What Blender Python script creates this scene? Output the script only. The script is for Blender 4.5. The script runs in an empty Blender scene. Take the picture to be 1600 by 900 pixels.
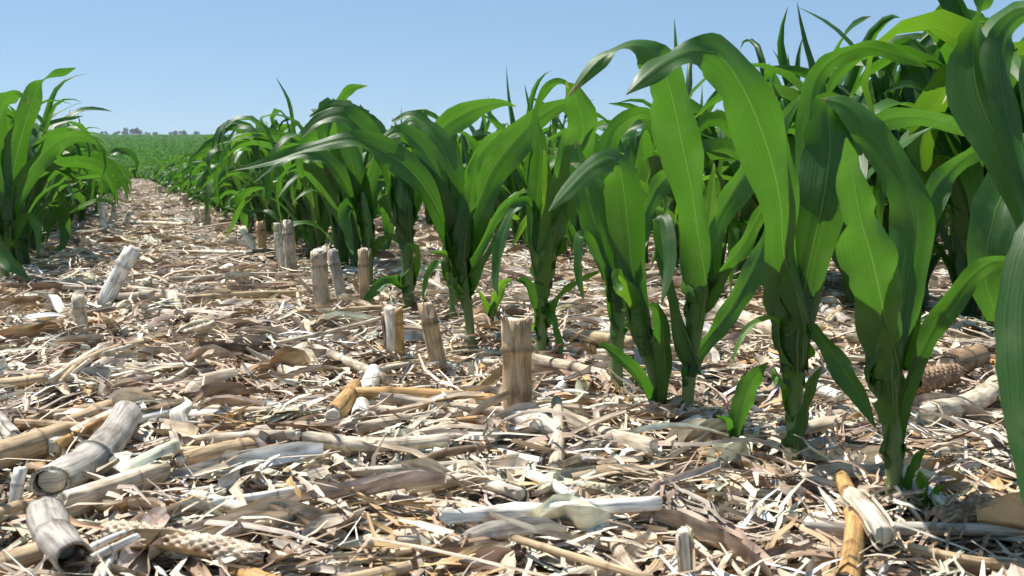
import bpy, math, random
import numpy as np
from mathutils import Vector
R = math.radians
SC = bpy.context.scene
COL = SC.collection
rng = np.random.default_rng(7)
random.seed(7)

# ------------------------------------------------------------------ camera
CAM_H = 0.25
PITCH = R(6.675)
FPX = 1555.0                                   # focal length in pixels of the 1600 x 900 photograph
cam_d = bpy.data.cameras.new('camera'); cam = bpy.data.objects.new('camera', cam_d); COL.objects.link(cam)
cam_d.sensor_width = 36.0; cam_d.lens = 36.0 * FPX / 1600.0
cam.location = (0, 0, CAM_H); cam.rotation_euler = (math.pi / 2 - PITCH, 0, 0)
cam_d.clip_start = 0.02; cam_d.clip_end = 6000
cam_d.dof.use_dof = True; cam_d.dof.focus_distance = 1.25; cam_d.dof.aperture_fstop = 24
SC.camera = cam
# ------------------------------------------------------------------ sky, sun, exposure
SUN_EL = R(62); SUN_AZ = math.atan2(-0.76, 0.50)           # high, from the left and beyond the plants
w = bpy.data.worlds.new('World'); SC.world = w; w.use_nodes = True
nt = w.node_tree; bg = nt.nodes['Background']
sky = nt.nodes.new('ShaderNodeTexSky'); sky.sky_type = 'NISHITA'; sky.sun_disc = False
sky.sun_elevation = SUN_EL; sky.sun_rotation = SUN_AZ
sky.altitude = 1500; sky.air_density = 1.0; sky.dust_density = 0.0; sky.ozone_density = 5.0
smx = nt.nodes.new('ShaderNodeMix'); smx.data_type = 'RGBA'; smx.inputs[0].default_value = .62     # summer haze evens the sky out
nt.links.new(sky.outputs[0], smx.inputs[6]); smx.inputs[7].default_value = (1.95, 3.28, 4.75, 1); nt.links.new(smx.outputs[2], bg.inputs[0]); bg.inputs[1].default_value = 0.086
sd = bpy.data.lights.new('sun', 'SUN'); sun = bpy.data.objects.new('sun', sd); COL.objects.link(sun)
sd.energy = 4.4; sd.angle = R(0.53); sd.color = (1.0, 0.95, 0.88)
S = Vector((math.sin(SUN_AZ) * math.cos(SUN_EL), math.cos(SUN_AZ) * math.cos(SUN_EL), math.sin(SUN_EL)))
sun.rotation_euler = S.to_track_quat('Z', 'Y').to_euler(); sun.location = (-3, 3, 8)
vs = SC.view_settings; vs.view_transform = 'Standard'; vs.look = 'None'; vs.gamma = 1.0; vs.use_curve_mapping = False
vs.exposure = 0.78
SC.cycles.max_bounces = 5; SC.cycles.transmission_bounces = 3; SC.cycles.diffuse_bounces = 3; SC.cycles.use_adaptive_sampling = True; SC.cycles.adaptive_threshold = .02
SC.cycles.use_denoising = True

# ------------------------------------------------------------------ helpers
CP = np.array((0, 0, CAM_H)); FW = np.array((0, math.cos(PITCH), -math.sin(PITCH))); UP = np.array((0, math.sin(PITCH), math.cos(PITCH)))
def ray(x, y): return FW + (x - 800) / FPX * np.array((1., 0, 0)) + (450 - y) / FPX * UP
def at(x, y, Y): d = ray(x, y); return CP + d * (Y / d[1])
def on(x, y, z=0.0): d = ray(x, y); return CP + d * ((z - CAM_H) / d[2])

def relief(x, y):
    x = np.asarray(x, float); y = np.asarray(y, float)
    h = .006 * np.sin(7.1 * x + 1.3 + 2.1 * np.sin(3.3 * y)) + .006 * np.sin(8.7 * y + .6 + 1.7 * np.sin(4.1 * x))
    h = h + .004 * np.sin(19 * x + 7 * y) * np.sin(17 * y - 5 * x + 1) + .003 * np.sin(41 * x - 13 * y) * np.sin(37 * y + 11 * x)
    far = np.clip((y - 12) / 10, 0, 1)
    h = (h - .014) * (1 - far)                  # the soil lies a little below the top of the litter
    yy = np.maximum(y - 36, 0)
    hill = np.where(y < 700, .0388 * (yy - 14 * (1 - np.exp(-yy / 14))), .0388 * 650 - .002 * (y - 700))
    return h + hill

def link(o, parent=None):
    COL.objects.link(o)
    if parent is not None: o.parent = parent
    return o
def mesh(name, V, F, mat=None, smooth=True, col=None, st=None):
    me = bpy.data.meshes.new(name); V = np.asarray(V, np.float32)
    F = np.asarray(F, np.int32); k = F.shape[1]
    me.vertices.add(len(V)); me.vertices.foreach_set('co', V.ravel())
    me.loops.add(F.size); me.loops.foreach_set('vertex_index', F.ravel())
    me.polygons.add(len(F)); me.polygons.foreach_set('loop_start', np.arange(0, F.size, k, dtype=np.int32))
    me.polygons.foreach_set('use_smooth', np.full(len(F), smooth, bool))
    if col is not None:
        a = me.attributes.new('tint', 'FLOAT_COLOR', 'POINT'); c = np.ones((len(V), 4), np.float32); c[:, :3] = col; a.data.foreach_set('color', c.ravel())
    if st is not None:
        a = me.attributes.new('st', 'FLOAT_VECTOR', 'POINT'); a.data.foreach_set('vector', np.asarray(st, np.float32).ravel())
    me.update(calc_edges=True); me.validate()
    if mat: me.materials.append(mat)
    return me
def tag(o, label=None, cat=None, group=None, kind=None):
    if label: o['label'] = label
    if cat: o['category'] = cat
    if group: o['group'] = group
    if kind: o['kind'] = kind
    return o
def obj(name, me, parent=None, **k): return tag(link(bpy.data.objects.new(name, me), parent), **k)
def empty(name, loc, rz=0, **k):
    o = bpy.data.objects.new(name, None); o.location = loc; o.rotation_euler = (0, 0, rz); o.empty_display_size = .05
    return tag(link(o), **k)
def unit(v): return v / np.maximum(np.linalg.norm(v, axis=-1, keepdims=True), 1e-9)
def spline(P, m):
    """Catmull-Rom through the rows of P, m samples."""
    P = np.asarray(P, float); n = len(P)
    Q = np.vstack([2 * P[0] - P[1], P, 2 * P[-1] - P[-2]])
    u = np.linspace(0, n - 1, m); i = np.minimum(u.astype(int), n - 2); t = (u - i)[:, None]
    p0, p1, p2, p3 = Q[i], Q[i + 1], Q[i + 2], Q[i + 3]
    return .5 * (2 * p1 + (p2 - p0) * t + (2 * p0 - 5 * p1 + 4 * p2 - p3) * t * t + (3 * p1 - p0 - 3 * p2 + p3) * t ** 3)
def grid_faces(m, k, off=0, closed=False):
    i, j = np.meshgrid(np.arange(m - 1), np.arange(k if closed else k - 1), indexing='ij'); j2 = (j + 1) % k
    return (np.stack([i * k + j, i * k + j2, (i + 1) * k + j2, (i + 1) * k + j], -1).reshape(-1, 4) + off)

# ------------------------------------------------------------------ materials
def new_mat(name):
    m = bpy.data.materials.new(name); m.use_nodes = True; t = m.node_tree; t.nodes.clear()
    out = t.nodes.new('ShaderNodeOutputMaterial'); return m, t, out
def N(t, kind, **kw):
    n = t.nodes.new(kind)
    for k, v in kw.items(): setattr(n, k, v)
    return n
def L(t, a, b): t.links.new(a, b)
def ramp(t, fac, stops):
    r = N(t, 'ShaderNodeValToRGB'); e = r.color_ramp.elements
    while len(e) < len(stops): e.new(.5)
    for q, (p, c) in zip(e, stops): q.position = p; q.color = (*c, 1)
    if fac is not None: L(t, fac, r.inputs[0])
    return r.outputs[0]
def math_n(t, op, a, b=None, c=None):
    n = N(t, 'ShaderNodeMath', operation=op)
    for i, v in enumerate((a, b, c)):
        if v is None: continue
        if isinstance(v, (int, float)): n.inputs[i].default_value = v
        else: L(t, v, n.inputs[i])
    return n.outputs[0]
def mixc(t, fac, a, b, mode='MIX'):
    n = N(t, 'ShaderNodeMix', data_type='RGBA', blend_type=mode)
    for i, v in ((0, fac), (6, a), (7, b)):
        if isinstance(v, (int, float)): n.inputs[i].default_value = v
        elif isinstance(v, tuple): n.inputs[i].default_value = (*v, 1)
        else: L(t, v, n.inputs[i])
    return n.outputs[2]

def leaf_material(name, dark, light, trans, tfac, rough=.42):
    m, t, out = new_mat(name)
    at_ = N(t, 'ShaderNodeAttribute', attribute_name='st'); sep = N(t, 'ShaderNodeSeparateXYZ'); L(t, at_.outputs['Vector'], sep.inputs[0])
    oi = N(t, 'ShaderNodeObjectInfo')
    ac = sep.outputs[0]; al = sep.outputs[1]
    # parallel veins along the blade
    v = N(t, 'ShaderNodeTexNoise', noise_dimensions='3D'); cb = N(t, 'ShaderNodeCombineXYZ')
    L(t, math_n(t, 'MULTIPLY', ac, 14), cb.inputs[0]); L(t, math_n(t, 'MULTIPLY', al, 1.2), cb.inputs[1]); L(t, math_n(t, 'MULTIPLY_ADD', oi.outputs['Random'], 40, sep.outputs[2]), cb.inputs[2])
    L(t, cb.outputs[0], v.inputs['Vector']); v.inputs['Scale'].default_value = 1.6; v.inputs['Detail'].default_value = 3
    b = N(t, 'ShaderNodeTexNoise'); cb2 = N(t, 'ShaderNodeCombineXYZ'); L(t, ac, cb2.inputs[0]); L(t, math_n(t, 'MULTIPLY', al, 3), cb2.inputs[1]); L(t, math_n(t, 'MULTIPLY_ADD', oi.outputs['Random'], 91, sep.outputs[2]), cb2.inputs[2])
    L(t, cb2.outputs[0], b.inputs['Vector']); b.inputs['Scale'].default_value = 1.5
    lines = math_n(t, 'MULTIPLY', math_n(t, 'SINE', math_n(t, 'MULTIPLY_ADD', v.outputs[0], 3.0, math_n(t, 'MULTIPLY', ac, 44))), .09)
    f = math_n(t, 'ADD', math_n(t, 'MULTIPLY_ADD', v.outputs[0], .6, lines), math_n(t, 'MULTIPLY_ADD', oi.outputs['Random'], .5, math_n(t, 'MULTIPLY_ADD', b.outputs[0], .6, -.35)))
    c = ramp(t, f, [(.15, dark), (.85, light)])
    rib = math_n(t, 'SUBTRACT', 1, math_n(t, 'MINIMUM', math_n(t, 'MULTIPLY', math_n(t, 'ABSOLUTE', ac), 24), 1))
    rib = math_n(t, 'MULTIPLY', rib, math_n(t, 'SUBTRACT', .95, math_n(t, 'MULTIPLY', al, .6)))
    c = mixc(t, rib, c, (.26, .36, .11))
    dn = N(t, 'ShaderNodeTexNoise'); g_ = N(t, 'ShaderNodeNewGeometry'); L(t, g_.outputs['Position'], dn.inputs['Vector']); dn.inputs['Scale'].default_value = 55; dn.inputs['Detail'].default_value = 6
    dm = N(t, 'ShaderNodeMapRange'); L(t, dn.outputs[0], dm.inputs[0]); dm.inputs[1].default_value = .52; dm.inputs[2].default_value = .78; dm.inputs[4].default_value = .45
    c = mixc(t, dm.outputs[0], c, (.15, .20, .08))
    # dry browned tip now and then
    tipm = math_n(t, 'MULTIPLY', math_n(t, 'GREATER_THAN', al, math_n(t, 'MULTIPLY_ADD', b.outputs[0], .12, .91)), math_n(t, 'GREATER_THAN', oi.outputs['Random'], .55))
    c = mixc(t, tipm, c, (.30, .24, .08))
    if name == 'green_culm':
        lo = N(t, 'ShaderNodeMapRange'); L(t, al, lo.inputs[0]); lo.inputs[1].default_value = .05; lo.inputs[2].default_value = .35; lo.inputs[3].default_value = .75; lo.inputs[4].default_value = 0
        c = mixc(t, lo.outputs[0], c, (.22, .25, .10))
    p = N(t, 'ShaderNodeBsdfPrincipled'); L(t, c, p.inputs['Base Color']); L(t, math_n(t, 'MULTIPLY_ADD', dn.outputs[0], .35, rough - .14), p.inputs['Roughness'])
    p.inputs['Specular IOR Level'].default_value = .55
    bm = N(t, 'ShaderNodeBump'); bm.inputs['Strength'].default_value = .22; bm.inputs['Distance'].default_value = .0015; L(t, math_n(t, 'ADD', v.outputs[0], lines), bm.inputs['Height']); L(t, bm.outputs[0], p.inputs['Normal'])
    tr = N(t, 'ShaderNodeBsdfTranslucent'); L(t, mixc(t, .5, c, trans), tr.inputs[0])
    mx = N(t, 'ShaderNodeMixShader'); mx.inputs[0].default_value = tfac; L(t, p.outputs[0], mx.inputs[1]); L(t, tr.outputs[0], mx.inputs[2]); L(t, mx.outputs[0], out.inputs[0])
    return m
M_LEAF = leaf_material('corn_leaf', (.014, .064, .009), (.054, .160, .020), (.140, .40, .012), .41)
M_YOUNG = leaf_material('young_leaf', (.05, .15, .010), (.10, .24, .02), (.24, .50, .015), .42)
M_CULM = leaf_material('green_culm', (.040, .120, .016), (.105, .230, .036), (.12, .34, .02), .12, .5)

def residue_material(name):
    m, t, out = new_mat(name)
    a = N(t, 'ShaderNodeAttribute', attribute_name='tint'); s = N(t, 'ShaderNodeAttribute', attribute_name='st')
    mp = N(t, 'ShaderNodeVectorMath', operation='MULTIPLY'); L(t, s.outputs['Vector'], mp.inputs[0]); mp.inputs[1].default_value = (520, 34, 60)
    n1 = N(t, 'ShaderNodeTexNoise'); L(t, mp.outputs[0], n1.inputs['Vector']); n1.inputs['Scale'].default_value = 1; n1.inputs['Detail'].default_value = 3
    mp2 = N(t, 'ShaderNodeVectorMath', operation='MULTIPLY'); L(t, s.outputs['Vector'], mp2.inputs[0]); mp2.inputs[1].default_value = (60, 40, 90)
    n2 = N(t, 'ShaderNodeTexNoise'); L(t, mp2.outputs[0], n2.inputs['Vector']); n2.inputs['Scale'].default_value = 1; n2.inputs['Detail'].default_value = 4
    streak = ramp(t, n1.outputs[0], [(.28, (.48, .45, .42)), (.5, (.95, .94, .92)), (.75, (1.25, 1.24, 1.2))])
    blot = ramp(t, n2.outputs[0], [(.32, (.55, .50, .46)), (.5, (1, 1, 1)), (.72, (1.2, 1.2, 1.2))])
    c = mixc(t, 1.0, mixc(t, 1.0, a.outputs['Color'], streak, 'MULTIPLY'), blot, 'MULTIPLY')
    p = N(t, 'ShaderNodeBsdfPrincipled'); L(t, c, p.inputs['Base Color']); p.inputs['Roughness'].default_value = .62; p.inputs['Specular IOR Level'].default_value = .35
    b = N(t, 'ShaderNodeBump'); b.inputs['Strength'].default_value = .5; b.inputs['Distance'].default_value = .0008; L(t, n1.outputs[0], b.inputs['Height']); L(t, b.outputs[0], p.inputs['Normal'])
    L(t, p.outputs[0], out.inputs[0]); return m
M_RES = residue_material('dry_residue')

def ground_material():
    m, t, out = new_mat('field_soil'); g = N(t, 'ShaderNodeNewGeometry'); sp = N(t, 'ShaderNodeSeparateXYZ'); L(t, g.outputs['Position'], sp.inputs[0])
    n = N(t, 'ShaderNodeTexNoise'); L(t, g.outputs['Position'], n.inputs['Vector']); n.inputs['Scale'].default_value = 60; n.inputs['Detail'].default_value = 6
    n2 = N(t, 'ShaderNodeTexNoise'); L(t, g.outputs['Position'], n2.inputs['Vector']); n2.inputs['Scale'].default_value = 260; n2.inputs['Detail'].default_value = 3
    soil = mixc(t, .55, ramp(t, n.outputs[0], [(.3, (.07, .05, .038)), (.7, (.20, .15, .11))]), ramp(t, n2.outputs[0], [(.35, (.09, .068, .05)), (.65, (.42, .34, .25))]))
    n3 = N(t, 'ShaderNodeTexNoise'); L(t, g.outputs['Position'], n3.inputs['Vector']); n3.inputs['Scale'].default_value = .05; n3.inputs['Detail'].default_value = 8; n3.inputs['Roughness'].default_value = .7
    crop = ramp(t, n3.outputs[0], [(.3, (.050, .120, .022)), (.7, (.075, .165, .032))])
    far = N(t, 'ShaderNodeMapRange'); L(t, sp.outputs[1], far.inputs[0]); far.inputs[1].default_value = 34; far.inputs[2].default_value = 48
    p = N(t, 'ShaderNodeBsdfPrincipled'); L(t, mixc(t, far.outputs[0], soil, crop), p.inputs['Base Color']); p.inputs['Roughness'].default_value = .95
    p.inputs['Specular IOR Level'].default_value = .1
    b = N(t, 'ShaderNodeBump'); b.inputs['Distance'].default_value = .004; L(t, n2.outputs[0], b.inputs['Height']); L(t, b.outputs[0], p.inputs['Normal'])
    L(t, p.outputs[0], out.inputs[0]); return m
def simple_mat(name, c1, c2, scale, trans=None):
    m, t, out = new_mat(name); g = N(t, 'ShaderNodeNewGeometry'); n = N(t, 'ShaderNodeTexNoise'); L(t, g.outputs['Position'], n.inputs['Vector']); n.inputs['Scale'].default_value = scale
    c = ramp(t, n.outputs[0], [(.3, c1), (.7, c2)]); p = N(t, 'ShaderNodeBsdfPrincipled'); L(t, c, p.inputs['Base Color']); p.inputs['Roughness'].default_value = .8
    if trans:
        tr = N(t, 'ShaderNodeBsdfTranslucent'); tr.inputs[0].default_value = (*trans, 1); mx = N(t, 'ShaderNodeMixShader'); mx.inputs[0].default_value = .45
        L(t, p.outputs[0], mx.inputs[1]); L(t, tr.outputs[0], mx.inputs[2]); L(t, mx.outputs[0], out.inputs[0])
    else: L(t, p.outputs[0], out.inputs[0])
    return m
M_TREE = simple_mat('tree_foliage', (.028, .055, .020), (.06, .10, .035), .4)
M_BARK = simple_mat('bark', (.05, .04, .03), (.10, .08, .06), 2)
M_FAR = simple_mat('distant_crop', (.06, .14, .026), (.095, .19, .04), .6, (.16, .36, .05))

# ------------------------------------------------------------------ ground
def axis(lim, d0, n):
    u = np.linspace(0, 1, n); k = 7.0; return lim * (np.expm1(k * u) / np.expm1(k))
xs = axis(1400, .02, 240); xs = np.concatenate([-xs[:0:-1], xs])
ys = np.concatenate([np.linspace(-30, 0, 12)[:-1], np.arange(0, 4, .025), np.arange(4, 12, .08), np.geomspace(12, 2600, 150)])
XX, YY = np.meshgrid(xs, ys); ZZ = relief(XX, YY)
V = np.stack([XX.ravel(), YY.ravel(), ZZ.ravel()], 1)
k = len(xs)
obj('ground', mesh('ground', V, grid_faces(len(ys), k), ground_material()), kind='structure', label='brown field soil under the residue rising to a green slope')

# ------------------------------------------------------------------ corn plants
def blade(P, W, Nrm, m=20, k=7, arc0=2.0, arc1=.55, wave=.10, freq=3., seed=0, zid=0.):
    """a leaf blade: midrib P, widths W, upper-face normals Nrm"""
    r = np.random.default_rng(seed)
    P = spline(P, m); W = np.maximum(spline(np.asarray(W, float)[:, None], m)[:, 0], .0006); Nn = unit(spline(Nrm, m))
    T = unit(np.gradient(P, axis=0)); Sd = unit(np.cross(T, Nn)); Nn = np.cross(Sd, T)
    t = np.linspace(0, 1, m); s = np.linspace(-1, 1, k)
    arc0 = np.asarray(arc0, float); A = np.interp(np.linspace(0, 1, m), np.linspace(0, 1, len(arc0)), arc0) * (1 + .12 * np.sin(5 * t + r.uniform(0, 6)))
    Rr = (W / A)[:, None]; ang = A[:, None] * s[None] / 2
    x = Rr * np.sin(ang); n = Rr * (1 - np.cos(ang))
    ed = 1 + r.normal(0, .022, (m, 2)) - np.where(r.random((m, 2)) < .05, r.uniform(.06, .22, (m, 2)), 0) * np.clip((t * 4)[:, None] - .8, 0, 1)
    sx = s[None] * np.where(np.abs(s[None]) > .7, np.where(s[None] > 0, ed[:, 1:2], ed[:, 0:1]), 1); x = Rr * np.sin(A[:, None] * sx / 2); n = Rr * (1 - np.cos(A[:, None] * sx / 2))
    fm = 1 + .35 * np.sin(2.3 * t + r.uniform(0, 6)); ph = r.uniform(0, 6.28, 2); env = np.clip(t * 5, 0, 1) * np.clip((1 - t) * 5, 0, 1)
    wv = np.where(s[None] > 0, (fm * np.sin(freq * 6.28 * t + ph[0]))[:, None], (fm * np.sin(freq * 1.23 * 6.28 * t + ph[1]))[:, None])
    n = n + wave * W[:, None] * env[:, None] * wv * (s[None] ** 2)
    n = n - .06 * W[:, None] * np.exp(-(s[None] / .10) ** 2)            # midrib stands out below
    V = P[:, None] + Sd[:, None] * x[..., None] + Nn[:, None] * n[..., None]
    st = np.stack(np.broadcast_arrays(s[None], t[:, None], np.full((m, k), zid)), -1)
    return V.reshape(-1, 3), grid_faces(m, k), st.reshape(-1, 3)

def tube(P, W, m=12, k=10, flat=1.0, zid=0.):
    P = spline(P, m); W = spline(np.asarray(W, float)[:, None], m)[:, 0]
    T = unit(np.gradient(P, axis=0)); ref = np.array((.31, -.95, .05)); Sd = unit(np.cross(T, ref)); Nn = np.cross(Sd, T)
    a = np.linspace(0, 2 * math.pi, k, endpoint=False)
    V = P[:, None] + (W / 2)[:, None, None] * (Sd[:, None] * np.cos(a)[None, :, None] + Nn[:, None] * np.sin(a)[None, :, None] * flat)
    st = np.stack(np.broadcast_arrays(np.sin(a * 2)[None] * .9 + .0 * a[None], np.linspace(0, .8, m)[:, None], np.full((m, k), zid)), -1)
    return V.reshape(-1, 3), grid_faces(m, k, closed=True), st.reshape(-1, 3)

def hero(name, base, stalk, leaves, label, group=None, cat='corn plant', seed=0, young=False):
    """stalk: [(x, y, width)] and leaves: [([(x, y, width, roll)], depth lean, arc sign)], pixels of the photograph measured at the plant's distance"""
    b = on(*base, .004); Y0 = b[1]
    root = empty(name, b, label=label, cat=cat, group=group)
    def p3(x, y, d): return at(x, y, Y0 + d)
    P = np.array([p3(x, y, .0) for x, y, _ in stalk]); Wd = np.array([wd * Y0 / FPX for _, _, wd in stalk]) * .86
    P[0, 2] -= .035; Wc = Wd.copy(); Wd[-1] *= .3; Wd[1:-1] *= .90; sy = np.array([p[1] for p in stalk], float)
    v, f, st = tube(P - b, Wd, 18, 12)
    obj('stalk', mesh('stalk', v, f, M_CULM, st=st), root)
    for i, spec in enumerate(leaves):
        pts, d1, sg = spec[:3]; opt = spec[3] if len(spec) > 3 else {}
        n = len(pts); ds = np.linspace(0, 1, n)
        dep = d1 * ds if np.isscalar(d1) else np.interp(ds, np.linspace(0, 1, len(d1)), d1)
        P = np.array([p3(p[0], p[1], dd) for p, dd in zip(pts, dep)])
        Wl = np.array([p[2] * (Y0 + dd) / FPX for p, dd in zip(pts, dep)])
        T = unit(np.gradient(P, axis=0)); Vw = unit(CP - P); S0 = unit(np.cross(T, Vw)); N0 = np.cross(S0, T)
        ro = np.array([p[3] if len(p) > 3 else 18. for p in pts], float); ro = np.radians(np.where((ro <= 30) & (not opt.get('flat')), ro + 13, ro))[:, None]
        Nn = (N0 * np.cos(ro) + S0 * np.sin(ro)) * sg
        # the sheath: the leaf's own base wrapped round the culm below the blade
        ye = min(pts[0][1] + 4, sy[0] - 12); ln = min((.22 + .05 * (i % 3)) * (sy[0] - ye), sy[0] - ye - 4); yq = np.array((ye + ln, ye + ln * .5, ye))
        xq = np.interp(-yq, -sy, [p[0] for p in stalk]); Rq = .5 * np.interp(-yq, -sy, Wc) * (.90 + .035 * (i % 4))
        Cq = np.array([p3(x_, y_, 0.) for x_, y_ in zip(xq, yq)]); Ax = unit(Cq[0:1] * 0 + Cq[2] - Cq[0])
        Nq = unit(Nn[0] - Ax * (Nn[0] @ Ax[0])); Aq = opt.get('wrap', 4.6)
        P = np.vstack([Cq - Nq * Rq[:, None], P[1:]]); Wl = np.concatenate([Aq * Rq, Wl[1:]]); Nn = np.vstack([np.repeat(Nq, 3, 0), Nn[1:]])
        arc = np.array([Aq, Aq, Aq * .86] + list(np.interp(np.arange(n - 1), [0, 1, 2], [1.7, .95, .62])))
        v, f, st = blade(P - b, Wl, Nn, 44, 11, arc, 0, opt.get('wave', .13), opt.get('freq', 4.2), seed * 31 + i)
        obj('leaf', mesh('leaf', v, f, M_YOUNG if (young or opt.get('young')) else M_LEAF, st=st), root)
    return root

G1 = 'corn plants of the front right row'
hero('corn_plant', (1072, 655), [(1072, 668, 22), (1076, 600, 26), (1084, 520, 34), (1091, 450, 46), (1096, 395, 34)], [
    ([(1090, 440, 46), (1090, 370, 56, 10), (1080, 300, 60, 12), (1064, 225, 72, 12), (1048, 150, 72, 8), (1028, 98, 62, 20), (1000, 74, 46, 30), (966, 77, 26, 78), (935, 96, 30, 20), (888, 150, 3, 10)], [0, -.05, -.10, -.12, -.13], -1),
    ([(1098, 440, 36), (1122, 340, 46, 25), (1168, 268, 50, 20), (1215, 200, 36, 25), (1258, 142, 3, 25)], [.01, .05, .16], 1),
    ([(1080, 570, 30), (1104, 532, 30, 20), (1138, 490, 38, 15), (1176, 425, 42, 15), (1196, 375, 26, 30), (1204, 335, 3, 40)], [0, .03, .09], 1),
    ([(1080, 560, 22), (1056, 480, 26, 30), (1039, 410, 26, 30), (1028, 340, 24, 50), (1040, 352, 26, 25), (1046, 410, 24, 15), (1033, 478, 2, 10)], [0, -.03, -.02, -.05, -.08], -1),
    ([(1093, 450, 44), (1100, 400, 52, 12), (1106, 350, 44, 22), (1112, 300, 22, 40), (1116, 255, 3, 40)], [0, .02], -1, dict(young=True)),
    ([(1100, 470, 30), (1130, 420, 32, 30), (1160, 385, 30, 35), (1190, 330, 24, 35), (1205, 300, 3)], [0, -.02, -.03], 1),
], 'tall corn plant whose arched leaf crosses a neighbour\'s, pointing left against the sky', G1, seed=1)

hero('corn_plant', (1243, 714), [(1243, 727, 26), (1240, 650, 32), (1240, 570, 48), (1238, 490, 66), (1236, 420, 50)], [
    ([(1232, 480, 56), (1224, 400, 60, 15), (1218, 320, 64, 15), (1200, 240, 80, 12), (1166, 152, 86, 8), (1126, 92, 76, 15), (1088, 80, 50, 40), (1050, 92, 46, 28), (1014, 116, 38, 20), (978, 148, 2, 20)], [0, -.06, -.12, -.14, -.16], -1),
    ([(1244, 520, 60), (1260, 430, 72, 12), (1284, 320, 86, 10), (1296, 235, 82, 12), (1292, 175, 62, 40), (1302, 160, 40, 60), (1330, 195, 34, 30), (1345, 260, 22, 20), (1345, 310, 3)], [0, -.02, .0, .0, -.06], -1, dict(wave=.04, flat=1)),
    ([(1244, 460, 40), (1248, 330, 46, 20), (1262, 200, 44, 12), (1272, 130, 40, 10), (1302, 92, 34, 30), (1350, 74, 32, 30), (1402, 86, 26, 25), (1448, 105, 3, 20)], [.01, .04, .03, .0], 1),
    ([(1234, 500, 26), (1232, 400, 30, 15), (1238, 320, 30, 10), (1228, 250, 26, 20), (1222, 190, 3)], [-.01, -.04, -.06], -1),
    ([(1243, 560, 26), (1258, 520, 26, 20), (1274, 518, 28, 20), (1306, 562, 36, 12), (1338, 612, 34, 12), (1368, 668, 3, 10)], [0, -.02, -.06], 1),
    ([(1240, 545, 12), (1214, 502, 13, 20), (1186, 500, 12, 20), (1160, 525, 11), (1141, 576, 2)], [0, -.03, -.05], 1, dict(young=True)),
    ([(1250, 440, 42), (1290, 320, 44, 20), (1326, 235, 42, 15), (1372, 192, 38, 20), (1430, 182, 34, 22), (1490, 196, 26, 20), (1542, 222, 3)], [.02, .07, .12], 1),
    ([(1246, 684, 16), (1258, 645, 20, 15), (1270, 600, 20, 15), (1284, 572, 3)], [0, -.03], -1),
    ([(1234, 640, 14), (1222, 606, 16, 25), (1208, 580, 15, 25), (1214, 600, 10, 40)], [0, -.02, -.04], 1, dict(young=True)),
], 'broad-leaved corn plant with big drooping right leaf, its top leaf arching far left', G1, seed=2)

hero('corn_plant', (1400, 795), [(1400, 808, 30), (1396, 710, 36), (1388, 620, 44), (1384, 540, 70), (1380, 480, 70)], [
    ([(1384, 560, 56), (1380, 490, 84, 10), (1362, 410, 92, 10), (1342, 340, 70, 20), (1330, 270, 48, 25), (1322, 215, 3)], [0, -.05, -.10], -1, dict(young=False)),
    ([(1394, 560, 50), (1414, 450, 74, 15), (1428, 355, 70, 12), (1408, 282, 58, 15), (1364, 212, 50, 15), (1322, 166, 38, 25), (1284, 154, 3, 25)], [0, .01, .03], -1, dict(flat=1)),
    ([(1400, 690, 24), (1414, 620, 26, 20), (1440, 550, 34, 15), (1478, 482, 40, 12), (1526, 425, 36, 22), (1570, 408, 32, 30), (1640, 440, 4)], [0, -.02, -.04], 1),
    ([(1398, 560, 40), (1424, 420, 46, 20), (1454, 312, 42, 15), (1490, 262, 38, 20), (1540, 228, 32, 30), (1600, 214, 26, 30), (1650, 235, 3)], [.01, .04, .05], 1),
    ([(1392, 600, 34), (1390, 530, 42, 10), (1396, 470, 34, 20), (1402, 420, 4, 30)], [-.01, -.03], -1, dict(young=True)),
    ([(1404, 780, 16), (1420, 740, 20, 20), (1432, 716, 18, 20), (1446, 700, 3)], [0, -.02], 1),
], 'corn plant with thick pale stalk, lowest and nearest whole stalk in the picture', G1, seed=3)

hero('corn_plant', (1032, 648), [(1032, 660, 20), (1024, 600, 24), (1010, 545, 30), (996, 495, 40), (988, 440, 34)], [
    ([(1000, 520, 42), (990, 440, 54, 12), (980, 350, 62, 10), (972, 285, 60, 12), (958, 250, 44, 45), (925, 262, 36, 30), (890, 296, 28, 20), (858, 330, 3, 15)], [0, .0, -.03, -.09], -1, dict(wave=.03, flat=1)),
    ([(994, 510, 30), (970, 430, 38, 18), (948, 350, 42, 15), (930, 295, 38, 25), (912, 265, 24, 30), (892, 255, 3)], [0, .02, .04], 1),
    ([(1026, 640, 22), (1000, 592, 26, 20), (972, 562, 26, 20), (946, 542, 16, 30), (936, 540, 3)], [0, -.03, -.05], 1),
    ([(1032, 640, 24), (1039, 590, 30, 10), (1036, 530, 32, 10), (1027, 486, 24, 25), (1014, 476, 3)], [0, -.03, -.05], -1),
    ([(984, 470, 28), (968, 430, 26, 20), (966, 455, 14, 40)], [-.02, -.05], -1, dict(young=True)),
], 'corn plant leaning left with one dark folded leaf bent over to the left', G1, seed=4)

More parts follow.
